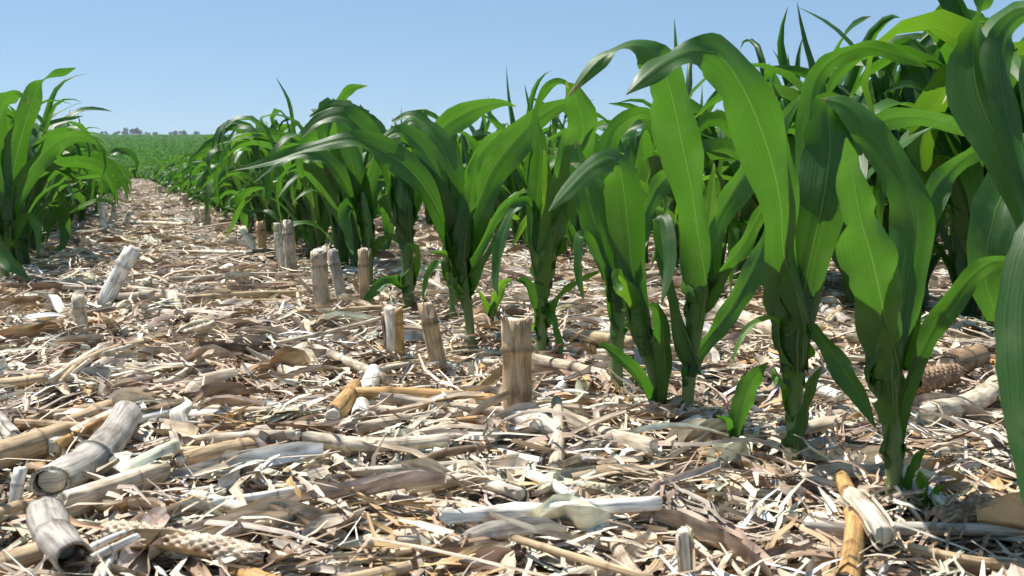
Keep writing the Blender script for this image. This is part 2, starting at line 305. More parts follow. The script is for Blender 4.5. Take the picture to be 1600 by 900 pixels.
hero('corn_plant', (962, 612), [(962, 622, 24), (964, 560, 26), (966, 490, 30), (964, 430, 40), (960, 380, 34)], [
    ([(958, 430, 38), (936, 370, 44, 12), (918, 310, 46, 12), (906, 260, 36, 20), (900, 220, 3)], [0, .03], -1),
    ([(968, 440, 30), (1000, 350, 36, 20), (1030, 290, 38, 20), (1060, 270, 34, 25), (1100, 290, 4)], [.02, .08, .12], 1),
    ([(962, 420, 40), (962, 330, 52, 15), (952, 250, 46, 15), (962, 205, 34, 20), (1000, 178, 28, 30), (1040, 190, 3)], [.02, .04, .05], -1),
    ([(966, 500, 18), (948, 440, 20, 20), (925, 385, 20, 25), (905, 370, 20, 20), (905, 430, 14), (912, 470, 3)], [0, -.02, -.04], 1),
], 'upright corn plant standing half hidden behind the leaning one', G1, seed=5)

hero('corn_plant', (846, 557), [(846, 566, 18), (846, 500, 22), (849, 440, 28), (853, 390, 42), (856, 345, 34)], [
    ([(850, 430, 28), (838, 340, 30, 12), (844, 245, 34, 10), (838, 188, 16, 50), (850, 143, 18, 25), (876, 128, 12, 40), (902, 142, 3)], [0, -.01, -.03], -1),
    ([(856, 420, 42), (870, 340, 52, 15), (892, 268, 58, 10), (910, 208, 56, 10), (900, 155, 40, 15), (884, 128, 3, 20)], [0, -.04, -.09], -1),
    ([(858, 400, 28), (890, 315, 36, 30), (926, 268, 36, 28), (952, 244, 20, 30), (975, 240, 3)], [0, -.03, -.05], 1),
    ([(848, 380, 22), (828, 318, 20, 30), (804, 326, 19, 25), (784, 370, 20, 15), (774, 430, 14, 10), (778, 462, 2)], [0, -.03, -.06], 1),
    ([(847, 520, 14), (836, 478, 18, 20), (822, 442, 17, 25), (806, 438, 3)], [0, -.02], 1),
    ([(848, 470, 14), (866, 500, 15, 15), (876, 540, 12, 15), (878, 572, 2)], [-.01, -.04], 1),
    ([(850, 500, 12), (872, 462, 14, 30), (900, 440, 14, 30), (945, 420, 3)], [0, -.03], 1, dict(young=True)),
    ([(854, 420, 34), (862, 350, 36, 15), (858, 290, 26, 20), (850, 235, 3)], [-.01, -.03], -1, dict(young=True)),
], 'corn plant behind the tall stub, with pale narrow leaf hanging down on its left side', G1, seed=6)

hero('corn_plant', (738, 535), [(740, 545, 15), (732, 490, 20), (722, 440, 28), (714, 395, 44), (712, 355, 36)], [
    ([(716, 420, 36), (694, 345, 50, 15), (652, 275, 52, 12), (604, 238, 46, 15), (548, 218, 32, 30), (480, 232, 24, 30), (420, 252, 18, 25), (365, 266, 2, 20)], [0, -.03, -.06, -.10], 1),
    ([(720, 400, 34), (702, 310, 42, 15), (668, 240, 42, 15), (628, 206, 26, 25), (596, 222, 14, 40), (572, 262, 2)], [0, -.01, -.04], 1),
    ([(722, 390, 36), (712, 290, 42, 15), (692, 232, 42, 15), (668, 196, 30, 25), (640, 180, 18, 30), (612, 190, 3)], [0, .02, .04], 1),
    ([(726, 400, 34), (746, 320, 48, 15), (772, 262, 56, 10), (812, 212, 54, 12), (850, 178, 36, 20), (895, 160, 16, 40), (940, 185, 2)], [.01, .04, .07], 1),
    ([(728, 430, 14), (752, 382, 18, 25), (782, 330, 21, 20), (820, 294, 3, 30)], [0, .03, .05], 1),
    ([(726, 450, 14), (752, 410, 16, 25), (782, 362, 18, 25), (800, 345, 14, 30), (790, 370, 3)], [-.01, .0, -.04], 1),
    ([(728, 395, 30), (732, 330, 34, 15), (740, 275, 26, 20), (744, 240, 3)], [-.01, -.02], -1),
    ([(722, 440, 14), (700, 400, 16, 25), (672, 395, 3)], [0, -.04], 1, dict(young=True)),
], 'corn plant on a thin slanting stalk with long leaves sweeping left', G1, seed=7)

hero('corn_plant', (710, 497), [(710, 505, 18), (708, 450, 19), (706, 400, 24), (704, 350, 30)], [
    ([(706, 390, 26), (722, 310, 34, 20), (748, 245, 34, 20), (785, 210, 26, 30), (820, 225, 3)], [.03, .09], 1),
    ([(704, 380, 26), (690, 300, 36, 20), (668, 220, 32, 20), (640, 190, 20, 30), (610, 230, 3)], [.03, .08], 1),
    ([(708, 440, 14), (690, 410, 16, 25), (668, 430, 13, 20), (660, 470, 2)], [0, .02], 1),
], 'corn plant behind the thin slanting stalk, showing a short pale stem', G1, seed=8)

hero('corn_plant', (636, 476), [(636, 484, 22), (638, 430, 24), (634, 370, 30), (628, 315, 40), (624, 280, 30)], [
    ([(630, 350, 36), (606, 262, 46, 15), (570, 205, 42, 15), (535, 180, 34, 25), (496, 190, 22, 30), (470, 215, 3)], [0, -.03, -.06], 1),
    ([(634, 350, 34), (650, 270, 42, 15), (688, 204, 42, 12), (738, 172, 38, 15), (782, 161, 14, 40), (806, 166, 2)], [0, .04, .08], 1),
    ([(628, 330, 34), (616, 255, 38, 15), (590, 205, 34, 20), (560, 180, 28, 30), (524, 166, 24, 35), (484, 182, 3)], [.01, .04, .05], 1),
    ([(634, 430, 12), (650, 404, 15, 25), (648, 388, 14, 30), (636, 380, 3)], [-.01, -.04], 1, dict(young=True)),
    ([(634, 445, 16), (604, 442, 24, 30), (580, 462, 18, 20), (566, 482, 2)], [0, -.03, -.05], 1, dict(young=False)),
    ([(632, 330, 34), (632, 270, 36, 15), (622, 225, 26, 25), (612, 196, 3)], [0, .0], -1),
], 'corn plant with drooping bright green lower leaf beside the slim stub', G1, seed=9)

hero('corn_plant', (577, 442), [(577, 448, 16), (576, 400, 18), (572, 350, 26), (566, 300, 30)], [
    ([(570, 340, 28), (552, 260, 34, 15), (534, 195, 30, 20), (530, 162, 22, 35), (548, 138, 16, 25), (574, 134, 2)], [0, .02, .02], 1),
    ([(566, 340, 26), (534, 276, 32, 20), (494, 240, 30, 25), (440, 250, 20, 25), (395, 285, 3)], [0, -.03, -.06], 1),
    ([(570, 330, 26), (580, 260, 34, 20), (606, 215, 32, 20), (640, 205, 22, 30), (668, 235, 3)], [0, .05], 1),
    ([(572, 370, 20), (548, 320, 28, 20), (540, 340, 24, 20), (548, 380, 14), (552, 398, 2)], [0, -.04, -.07], 1),
    ([(574, 400, 12), (596, 372, 15, 25), (620, 372, 13, 30), (640, 400, 2)], [0, -.03], 1),
], 'corn plant with a raised leaf tip hooking right above the mid row', G1, seed=10)

hero('corn_plant', (1690, 960), [(1690, 985, 40), (1680, 850, 46), (1668, 700, 60), (1655, 560, 90), (1650, 480, 80)], [
    ([(1664, 660, 70), (1705, 480, 90, 20), (1700, 350, 90, 35), (1640, 350, 80, 30), (1612, 470, 104, 8), (1612, 620, 96, 8), (1600, 790, 4, 5)], [0, -.03, -.06, -.10], 1, dict(wave=.03)),
    ([(1650, 520, 50), (1625, 400, 40, 25), (1575, 260, 58, 15), (1528, 150, 88, 8), (1520, 75, 60, 15), (1530, 24, 26, 80), (1538, 0, 34, 30), (1565, -50, 4)], [.04, .09, .09], -1, dict(wave=.03, flat=1)),
    ([(1650, 520, 50), (1622, 360, 40, 25), (1575, 190, 46, 20), (1560, 92, 50, 15), (1580, 38, 40, 25), (1625, 12, 4)], [.02, .06, .08], -1),
    ([(1650, 480, 50), (1650, 330, 46, 25), (1610, 160, 46, 20), (1630, 60, 36, 25), (1680, 40, 4)], [.05, .14, .18], 1),
], 'nearest corn plant at the right edge, its big soft leaf hanging beside the frame', G1, seed=11)

G2 = 'small corn seedlings by the front right row'
hero('corn_seedling', (767, 508), [(766, 512, 10), (768, 490, 14), (772, 470, 16)], [
    ([(768, 488, 18), (775, 462, 22, 15), (785, 442, 18, 25), (800, 436, 3)], [0, -.02], 1), ([(766, 495, 10), (755, 470, 12, 25), (748, 455, 3)], [0, -.02], 1)],
     'small bright green corn shoot left of the tall stub', G2, 'corn seedling', 12, True)
hero('corn_seedling', (1146, 700), [(1144, 708, 18), (1150, 680, 24), (1156, 655, 26)], [
    ([(1150, 680, 30), (1162, 630, 40, 12), (1178, 592, 32, 15), (1200, 566, 3)], [0, -.02], -1), ([(1148, 690, 14), (1136, 660, 16, 25), (1120, 650, 3)], [0, -.03], 1)],
     'pale single-leaved corn shoot between two tall stalks', G2, 'corn seedling', 13)
hero('corn_seedling', (1452, 800), [(1452, 806, 12), (1448, 780, 16), (1444, 762, 16)], [
    ([(1448, 780, 18), (1442, 754, 22, 12), (1436, 735, 3)], [0, -.01], -1), ([(1450, 786, 12), (1462, 764, 14, 25), (1474, 758, 3)], [0, -.02], 1)],
     'tiny corn shoot right of the thick pale stalk', G2, 'corn seedling', 14, True)

GL = 'corn plants of the left row'
hero('corn_plant', (6, 438), [(6, 446, 16), (8, 400, 18), (10, 350, 24), (8, 305, 28)], [
    ([(8, 340, 28), (22, 260, 42, 12), (38, 195, 40, 12), (56, 142, 26, 18), (72, 122, 14, 75), (94, 115, 16, 20), (118, 106, 2, 20)], [0, .02, .03], -1),
    ([(4, 360, 20), (-14, 350, 26, 20), (4, 398, 26, 15), (26, 418, 22, 15), (48, 438, 2)], [0, -.05, -.10], 1),
    ([(8, 330, 30), (50, 262, 36, 20), (84, 226, 34, 20), (118, 212, 24, 30), (150, 224, 3)], [0, .05, .10], 1),
    ([(8, 330, 30), (-4, 240, 40, 20), (2, 170, 34, 20), (24, 148, 22, 30), (46, 162, 3)], [0, -.02, -.04], -1),
    ([(6, 340, 30), (-40, 250, 40, 20), (-90, 220, 36, 20), (-150, 260, 3)], [0, -.03], 1),
    ([(8, 380, 16), (34, 340, 20, 25), (58, 350, 18, 20), (60, 400, 3)], [0, -.03], 1),
], 'corn plant at the left edge with one leaf raised highest over the left row', GL, seed=15)

# generic corn plants: a few built once, then copied with all their parts
def plant_parts(seed, m=17, k=7, nleaf=10, H=1.0, spiky=.25):
    r = np.random.default_rng(seed); parts = []
    ph = r.uniform(0, 6.28); hs = .19 * H
    lean = r.normal(0, .02, 2)
    def spine(z): return np.array((lean[0] * z / .2 + .004 * math.sin(z * 25 + ph), lean[1] * z / .2, z))
    zz = np.linspace(-.02, hs, 5)
    parts.append(('stalk', tube(np.array([spine(z) for z in zz]), np.array((.017, .018, .020, .020, .008)) * H, max(4, m // 2), max(5, k + 3)), 'c'))
    for i in range(nleaf):
        u = i / (nleaf - 1); a = ph + math.pi * i + r.normal(0, .5)
        zb = hs * (.12 + .82 * u); Lf = H * (.19 + .25 * math.sin(math.pi * min(1, .15 + .75 * u))) * r.uniform(.85, 1.15)
        bs = r.uniform(.15, .55); e0 = R(60 + 24 * u + r.normal(0, 7)); hook = r.normal(-.5, .8); roll = r.random() < spiky and u > .55
        e1 = R((25 if u > .8 else -45 - 25 * (1 - u)) + r.normal(0, 32)) if not roll else e0 - R(r.uniform(0, 30))
        wmax = H * (.019 + .026 * math.sin(math.pi * min(1, .1 + .8 * u))) * r.uniform(.85, 1.1)
        n = 9; p = spine(zb); P = [p]; tt = np.linspace(0, 1, n); dirs = []
        for j in range(1, n):
            t = tt[j]; q_ = min(1., max(0., (t - bs) / (1.02 - bs))); e = e0 + (e1 - e0) * q_ * q_ * (3 - 2 * q_) + hook * max(0., t - .75) * 4; aa = a + .45 * math.sin(3.5 * t + seed + 2.3 * i) * t
            d = np.array((math.cos(aa) * math.cos(e), math.sin(aa) * math.cos(e), math.sin(e))); p = p + d * Lf / (n - 1); P.append(p); dirs.append(d)
        P = np.array(P); T = unit(np.gradient(P, axis=0)); out = np.array((math.cos(a), math.sin(a), 0.))
        side = unit(np.cross(np.array((0, 0, 1.)), out)); Nn = unit(np.cross(T, np.broadcast_to(side, T.shape)))
        tw = r.normal(0, 1.3); tws = (tt ** 1.5 * tw)[:, None]; Sd = np.cross(T, Nn); Nn = Nn * np.cos(tws) + Sd * np.sin(tws)
        prof = np.interp(tt, [0, .12, .35, .6, .8, .93, 1], [.62, .72, 1, .93, .62, .26, .03]) * wmax
        if roll: prof *= .8
        Rs = .0125 * H * (.85 + .5 * u); zs = np.array((zb - .06 * H * (.6 + u * .6), zb - .02 * H)); Cs = np.array([spine(max(z, -.01)) for z in zs])
        P = np.vstack([Cs + out * Rs, P[:1] + out * Rs, P[1:]]); prof = np.concatenate([[4.2 * Rs, 4.2 * Rs, 3.6 * Rs], prof[1:]]); Nn = np.vstack([-out[None], -out[None], unit(Nn[:1] - out), Nn[1:]])
        arc = np.array([4.2, 4.2, 3.2, 1.6, .9] + [.7] * (n - 3)) if not roll else np.array([4.2, 4.2, 3.6] + [3.0] * (n - 1))
        parts.append(('leaf', blade(P, prof, Nn, m, k, arc, 0, .09, r.uniform(2, 3.4), seed * 50 + i, zid=i * 3.7 + seed), 'y' if r.random() < .14 else 'l'))
    return parts
VARIANTS = []
for s in range(16):
    VARIANTS.append([(nm, mesh(nm, v, f, {'c': M_CULM, 'l': M_LEAF, 'y': M_YOUNG}[c], st=st)) for nm, (v, f, st), c in plant_parts(100 + s, H=1.0, spiky=.06 + .3 * (s % 4 == 0))])
def place(vi, x, y, rz, sc, label, group):
    root = empty('corn_plant', (x, y, float(relief(x, y))), rz, label=label, cat='corn plant', group=group); root.scale = (sc, sc, sc)
    for nm, me in VARIANTS[vi]: obj(nm, me, root)
# rows run towards the vanishing point at pixel (205, 268)
ROWX = (205 - 800) / FPX / (math.cos(PITCH) + (450 - 268) / FPX * math.sin(PITCH)) * 1.0
def rowx(off, y): return off + ROWX * y
STEP = .138 * math.cos(math.atan(ROWX))
DX = .813
singles = []; mass = []
def fill(off, y0, y1, lab, grp, big=1.0, ind_to=9., far=.82, near=1.):
    y = y0
    while y < y1:
        x = rowx(off, y) + random.gauss(0, .018)
        e = (x, y + random.gauss(0, .02), big * random.uniform(.88, 1.14) * float(np.interp(y, [1.5, 2.1, 4.6, 6.4], [near, 1, 1, far])), lab, grp)
        inview = abs(x / y) < .62 + .5 / y
        if inview: (singles if y < ind_to else mass).append(e)
        y += STEP * random.uniform(.75, 1.3)
OFF1 = 2.23 * CAM_H; OFFL = -1.30 * CAM_H
fill(OFF1, 2.50, 34, 'corn plant farther down the front right row, past the plant with hooked tip', G1 + ', farther part', 1.08, 9.5)
fill(OFFL, 2.62, 34, 'corn plant in the row left of the residue path, past the highest raised leaf', GL + ', farther part', 1.06, 9.0, .84)
fill(OFF1 + DX, 1.42, 30, 'corn plant in the second row to the right, behind the front plants', 'corn plants of the second right row', 1.06, 8.0, near=1.36)
fill(OFF1 + DX + .05, 1.40, 2.5, 'corn plant in the second row', 'corn plants of the second right row', 1.16, 8.0, near=1.30)
fill(OFF1 + 2 * DX, 2.0, 30, 'corn plant in the third row to the right, seen through gaps', 'corn plants of the third right row', 1.16, 8.0)
fill(OFF1 + 3 * DX, 3.2, 30, 'corn plant in the fourth row to the right, mostly covered', 'corn plants of the fourth right row', 1.05, 7.5)
fill(OFF1 + 4 * DX, 4.0, 30, 'corn plant in the fifth row to the right, only tops visible', 'corn plants of the fifth right row', 1.05, 7.0)
for q in (5, 6, 7, 8, 9, 10): fill(OFF1 + q * DX, 4.6 + q * .4, 30, '', '', 1.05, 0)
fill(OFFL - DX, 4.0, 34, '', '', 1.0, 0); fill(OFFL - 2 * DX, 6.0, 34, '', '', 1.0, 0); fill(OFFL - 3 * DX, 8, 34, '', '', 1.0, 0)
singles.sort(key=lambda e: e[1])
mass += [e for e in singles[283:]]
ORD = 'first second third fourth fifth sixth seventh eighth ninth tenth eleventh twelfth thirteenth fourteenth fifteenth'.split()
ROWNAME = {G1 + ', farther part': 'front right row past the hooked tip', GL + ', farther part': 'row left of the residue path', 'corn plants of the second right row': 'second right row',
           'corn plants of the third right row': 'third right row', 'corn plants of the fourth right row': 'fourth right row', 'corn plants of the fifth right row': 'fifth right row'}
_cnt = {}
for i_, e in enumerate(singles[:283]):
    k_ = _cnt[e[4]] = _cnt.get(e[4], 0) + 1; nm_ = ROWNAME[e[4]]
    singles[i_] = (*e[:3], f'{ORD[k_ - 1]} corn plant from near end of {nm_}' if k_ <= 15 else f'corn plant beyond the fifteenth of the {nm_}', e[4] if k_ <= 15 else e[4] + ' beyond the fifteenth')
for i, (x, y, sc, lab, grp) in enumerate(singles[:283]): place(random.choice((0, 4, 8)) if 'second' in lab and random.random() < .5 else random.choice([q for q in range(16) if q % 4]) if 'front right' in lab else random.randrange(len(VARIANTS)), x, y, random.uniform(0, 6.28), sc, lab, grp)
# the rest of the rows as one mass
LOW = []
for s in range(8):
    ps = plant_parts(200 + s, m=9, k=3, nleaf=8); Vs, Fs, Ss, o = [], [], [], 0
    for nm, (v, f, st), c in ps:
        Vs.append(v); Fs.append(f + o); Ss.append(st); o += len(v)
    LOW.append((np.vstack(Vs), np.vstack(Fs), np.vstack(Ss)))
Vs, Fs, Ss, o = [], [], [], 0
for e in mass:
    v, f, st = LOW[random.randrange(8)]; a = random.uniform(0, 6.28); c, s_ = math.cos(a), math.sin(a); sc = e[2]
    vv = np.stack([v[:, 0] * c - v[:, 1] * s_, v[:, 0] * s_ + v[:, 1] * c, v[:, 2]], 1) * sc + (e[0], e[1], float(relief(e[0], e[1])))
    Vs.append(vv); Fs.append(f + o); Ss.append(st + (0, 0, random.uniform(0, 90))); o += len(v)
obj('distant_corn_rows', mesh('distant_corn_rows', np.vstack(Vs), np.vstack(Fs), M_LEAF, st=np.vstack(Ss)), kind='stuff', label='far corn rows merging into one green mass', cat='corn rows')

# far crop on the slope
n = 26000
Y = np.exp(rng.uniform(np.log(34), np.log(420), n)); X = Y * np.where(rng.random(n) < .6, rng.uniform(-.5, -.2, n), rng.uniform(-.62, .62, n))
Z = relief(X, Y)
sz = .30 + .0022 * Y
a = rng.uniform(0, 6.28, (n, 3)); Vq = []; 
for j in range(3):
    dx = np.cos(a[:, j]) * sz * .55; dy = np.sin(a[:, j]) * sz * .55; tz = sz * rng.uniform(.7, 1.25, n)
    q = np.stack([np.stack([X - dx * .15 - dy * .12, Y - dy * .15 + dx * .12, Z - .02], -1), np.stack([X + dx * .15 + dy * .12, Y + dy * .15 - dx * .12, Z - .02], -1), np.stack([X + dx * 1.0, Y + dy * 1.0, Z + tz], -1), np.stack([X + dx * .4 - dy * .3, Y + dy * .4 + dx * .3, Z + tz * .95], -1)], 1); Vq.append(q)
Vq = np.concatenate(Vq).reshape(-1, 3)
obj('distant_crop', mesh('distant_crop', Vq, np.arange(len(Vq)).reshape(-1, 4), M_FAR, False), kind='stuff', label='smooth green crop covering the far slope', cat='crop')

# ------------------------------------------------------------------ trees on the skyline
def far_tree(x, ytop, wpx, Y, label, seed):
    r = np.random.default_rng(seed); b = at(x, 213, Y); b[2] = float(relief(b[0], Y)) - .3
    H = float(at(x, ytop, Y)[2] - b[2]); Wd = wpx * Y / FPX
    root = empty('tree', b, label=label, cat='tree', group='trees along the skyline')
    Vs, Fs, o = [], [], 0
    v, f, st = tube(np.array([(0, 0, 0), (.1, 0, H * .3), (0, .1, H * .7)]), np.array((.09, .06, .02)) * H * .7, 5, 6); Vs.append(v); Fs.append(f); o += len(v)
    for q in range(5):
        an = r.uniform(0, 6.28); z0 = H * r.uniform(.25, .5); v, f, st = tube(np.array([(0, 0, z0), (math.cos(an) * Wd * .2, math.sin(an) * Wd * .2, z0 + H * .15), (math.cos(an) * Wd * .34, math.sin(an) * Wd * .34, z0 + H * .3)]), np.array((.03, .02, .008)) * H, 4, 5)
        Vs.append(v); Fs.append(f + o); o += len(v)
    obj('trunk', mesh('trunk', np.vstack(Vs), np.vstack(Fs), M_BARK), root)
    nl = 9; cc = np.stack([r.normal(0, .22, nl) * Wd, r.normal(0, .22, nl) * Wd, H * r.uniform(.12, .80, nl)], 1); cr = r.uniform(.16, .28, nl) * min(Wd, H * 1.2)
    npz = 700; ci = r.integers(0, nl, npz); d = unit(r.normal(0, 1, (npz, 3))); p = cc[ci] + d * cr[ci][:, None] * r.uniform(.4, 1.05, (npz, 1)); p[:, 2] = np.clip(p[:, 2], H * .03, H)
    s = H * .085; u = unit(r.normal(0, 1, (npz, 3))) * s; vv = unit(np.cross(u, r.normal(0, 1, (npz, 3)))) * s
    q = np.stack([p - u, p + vv, p + u, p - vv], 1).reshape(-1, 3)
    obj('crown', mesh('crown', q, np.arange(len(q)).reshape(-1, 4), M_TREE, False), root)
TREES = [(162, 205, 22, 'low bushy tree at the left end of the skyline'), (180, 206, 16, 'low tree just left of the biggest skyline tree group'), (196, 205, 18, 'rounded tree touching the left side of the biggest skyline tree'),
         (211, 199, 19, 'biggest round tree on the skyline above the path'), (227, 206, 18, 'low tree touching the right side of the biggest skyline tree'), (243, 206, 12, 'small lone tree right of the skyline tree group'),
         (266, 206, 5, 'thin little tree, left of the slim pair'), (273, 203, 6, 'thin taller tree of the slim pair on the skyline'), (288, 203, 11, 'dense small tree by the right row\'s curled leaf'),
         (305, 205, 12, 'small skyline tree partly behind the curled leaf'), (655, 203, 26, 'skyline tree in the dip above the front row'), (1105, 205, 30, 'skyline tree between two tall front plants'), (1255, 204, 26, 'skyline tree glimpsed left of the right edge cluster')]
for i, (x, yt, wp, lab) in enumerate(TREES): far_tree(x, yt, wp, 640 + 12 * (i % 5), lab, 300 + i)

# ------------------------------------------------------------------ residue
PAL = np.array([(.66, .57, .44), (.56, .47, .36), (.50, .41, .31), (.42, .36, .30), (.40, .28, .16), (.46, .31, .15), (.27, .19, .125), (.72, .67, .57), (.13, .095, .07), (.36, .27, .21)])
PW = np.array([.17, .17, .15, .14, .055, .035, .085, .12, .035, .07]); PW = PW / PW.sum()
def tints(n, r=rng): return np.clip(1.20 * np.array((1.01, .985, .975)) * PAL[r.choice(len(PAL), n, p=PW)] * r.normal(1, .12, (n, 1)) * r.normal(1, .014, (n, 3)), .02, .74)

def strips(X, Y, Z, Ln, Wd, tint, seg=4, across=2, r=rng, th=None, tilt=.22, bend=.15, roll=.5, curl=0., kink=.35):
    n = len(X); th = r.uniform(0, 6.28, n) if th is None else th; c, s = np.cos(th), np.sin(th)
    u = np.linspace(-.5, .5, seg + 1)
    kp = r.normal(0, kink, (n, 1)); bd = r.normal(bend * .3, bend, (n, 1)); pi = r.normal(0, tilt, (n, 1)); rl = r.normal(0, roll, (n, 1)) + r.normal(0, .9, (n, 1)) * u[None]
    al = u[None] * Ln[:, None]; la = kp * Ln[:, None] * (u ** 2)[None] + r.normal(0, .06, (n, 1)) * Ln[:, None] * np.sin(9 * u + 1)[None]
    ve = pi * al + bd * Ln[:, None] * (.25 - u ** 2)[None] * 2
    C = np.stack([X[:, None] + c[:, None] * al - s[:, None] * la, Y[:, None] + s[:, None] * al + c[:, None] * la, Z[:, None] + ve], -1)
    prof = np.interp(u, [-.5, -.3, .2, .5], [.55, 1, .9, .3])
    hw = .5 * Wd[:, None] * prof[None]
    S_ = np.stack([-s[:, None] * np.cos(rl), c[:, None] * np.cos(rl), np.sin(rl)], -1)
    Nn = np.stack([s[:, None] * np.sin(rl), -c[:, None] * np.sin(rl), np.cos(rl)], -1)
    q = np.linspace(-1, 1, across)
    cu = (r.normal(curl, curl * .5 + .01, (n, 1)) * np.sign(r.random((n, 1)) - .3))[:, :, None] if across > 2 else np.zeros((n, 1, 1))
    V = C[:, :, None] + S_[:, :, None] * (hw[:, :, None] * q)[..., None] + Nn[:, :, None] * (hw[:, :, None] * cu * (q ** 2))[..., None]
    V[..., 2] = np.maximum(V[..., 2], relief(V[..., 0], V[..., 1]) + .001)
    g = grid_faces(seg + 1, across); nv = (seg + 1) * across
    F = (g[None] + (np.arange(n) * nv)[:, None, None]).reshape(-1, 4)
    st = np.stack(np.broadcast_arrays(hw[:, :, None] * q, np.broadcast_to(al[:, :, None], (n, seg + 1, across)), np.broadcast_to(np.arange(n)[:, None, None] * .137, (n, seg + 1, across))), -1)
    return V.reshape(-1, 3), F, np.repeat(tint, nv, axis=0), st.reshape(-1, 3)
def scatter(n, y0, y1, p, r=rng):
    """ground points, thinner with distance (pdf ~ y^-p in depth, uniform across the view and a margin)"""
    u = r.random(n); q = 1 - p
    Y = (y0 ** q + u * (y1 ** q - y0 ** q)) ** (1 / q) if abs(q) > 1e-6 else y0 * (y1 / y0) ** u
    return r.uniform(-1, 1, n) * (.60 * Y + .30), Y
def join(parts):
    o = 0; Vs, Fs, Cs, Ss = [], [], [], []
    for v, f, c, s in parts: Vs.append(v); Fs.append(f + o); Cs.append(c); Ss.append(s); o += len(v)
    return np.vstack(Vs), np.vstack(Fs), np.vstack(Cs), np.vstack(Ss)
parts = []
def shreds(n, y0, y1, p, l, w_, zmax, seg=4, across=2, **kw):
    X, Y = scatter(n, y0, y1, p); g = np.clip(rng.lognormal(0, .5, n), .4, 3.)
    Ln = np.minimum(l * g, .17); Wd = np.minimum(w_ * np.clip(rng.lognormal(0, .45, n), .4, 2.8), .019); zz = rng.random(n) ** 1.3 * zmax
    parts.append(strips(X, Y, relief(X, Y) + .002 + zz, Ln, Wd, tints(n), seg, across, **kw))
shreds(32000, .45, 7, .55, .022, .0027, .014, tilt=.28, kink=.6, bend=.18)                     # fine chaff
shreds(20000, .45, 9, .5, .048, .0042, .020, 5, 2, bend=.12, kink=.35, tilt=.16)                      # leaf strips
shreds(9000, .45, 9, .5, .065, .0088, .020, 6, 4, curl=.8, bend=.12, kink=.3, tilt=.15)        # wider leaf pieces
shreds(3000, .5, 9, .55, .085, .015, .020, 6, 5, curl=1.3, bend=.03, kink=.1, roll=.3, tilt=.12)   # crushed half stalks
shreds(4000, .45, 10, .5, .10, .0022, .028, 5, 2, bend=.06, kink=.2)         # straws
shreds(9000, 6, 34, .9, .07, .011, .03)
shreds(2500, 6, 34, .9, .12, .018, .03, 5, 3, curl=.5)
# bundles of torn fibre: strips that lie nearly parallel
nb, per = 900, 14; X, Y = scatter(nb, .5, 7, .55); hd = rng.uniform(0, 6.28, nb); lb = .06 * np.clip(rng.lognormal(0, .4, nb), .5, 2.2); tb = tints(nb)
X = np.repeat(X, per) + rng.normal(0, .011, nb * per); Y = np.repeat(Y, per) + rng.normal(0, .011, nb * per); hd = np.repeat(hd, per) + rng.normal(0, .16, nb * per)
parts.append(strips(X, Y, relief(X, Y) + .012 + rng.random(nb * per) * .016, np.repeat(lb, per) * rng.uniform(.6, 1.2, nb * per), rng.uniform(.0015, .005, nb * per), np.clip(np.repeat(tb, per, axis=0) * rng.normal(1.05, .12, (nb * per, 1)), .02, .85), 4, 2, th=hd, bend=.12, kink=.15))
for px_ in ((1072, 655), (1243, 714), (1400, 795), (1032, 648), (962, 612), (846, 557), (738, 535), (710, 497), (636, 476), (577, 442), (6, 438), (692, 578), (619, 556)):
    b_ = on(*px_); n = 70; X = b_[0] + rng.normal(0, .022, n); Y = b_[1] + rng.normal(0, .022, n)       # litter heaped at the foot of stems and stubs
    parts.append(strips(X, Y, relief(X, Y) + .012 + rng.random(n) * .022, rng.uniform(.015, .06, n), rng.uniform(.002, .008, n), tints(n), 5, 3, curl=.6, bend=.25, tilt=.4))
v, f, c, s = join(parts)
obj('corn_residue', mesh('corn_residue', v, f, M_RES, True, c, s), kind='stuff', label='dense mat of shredded dry corn leaves and straw covering the soil', cat='crop residue')

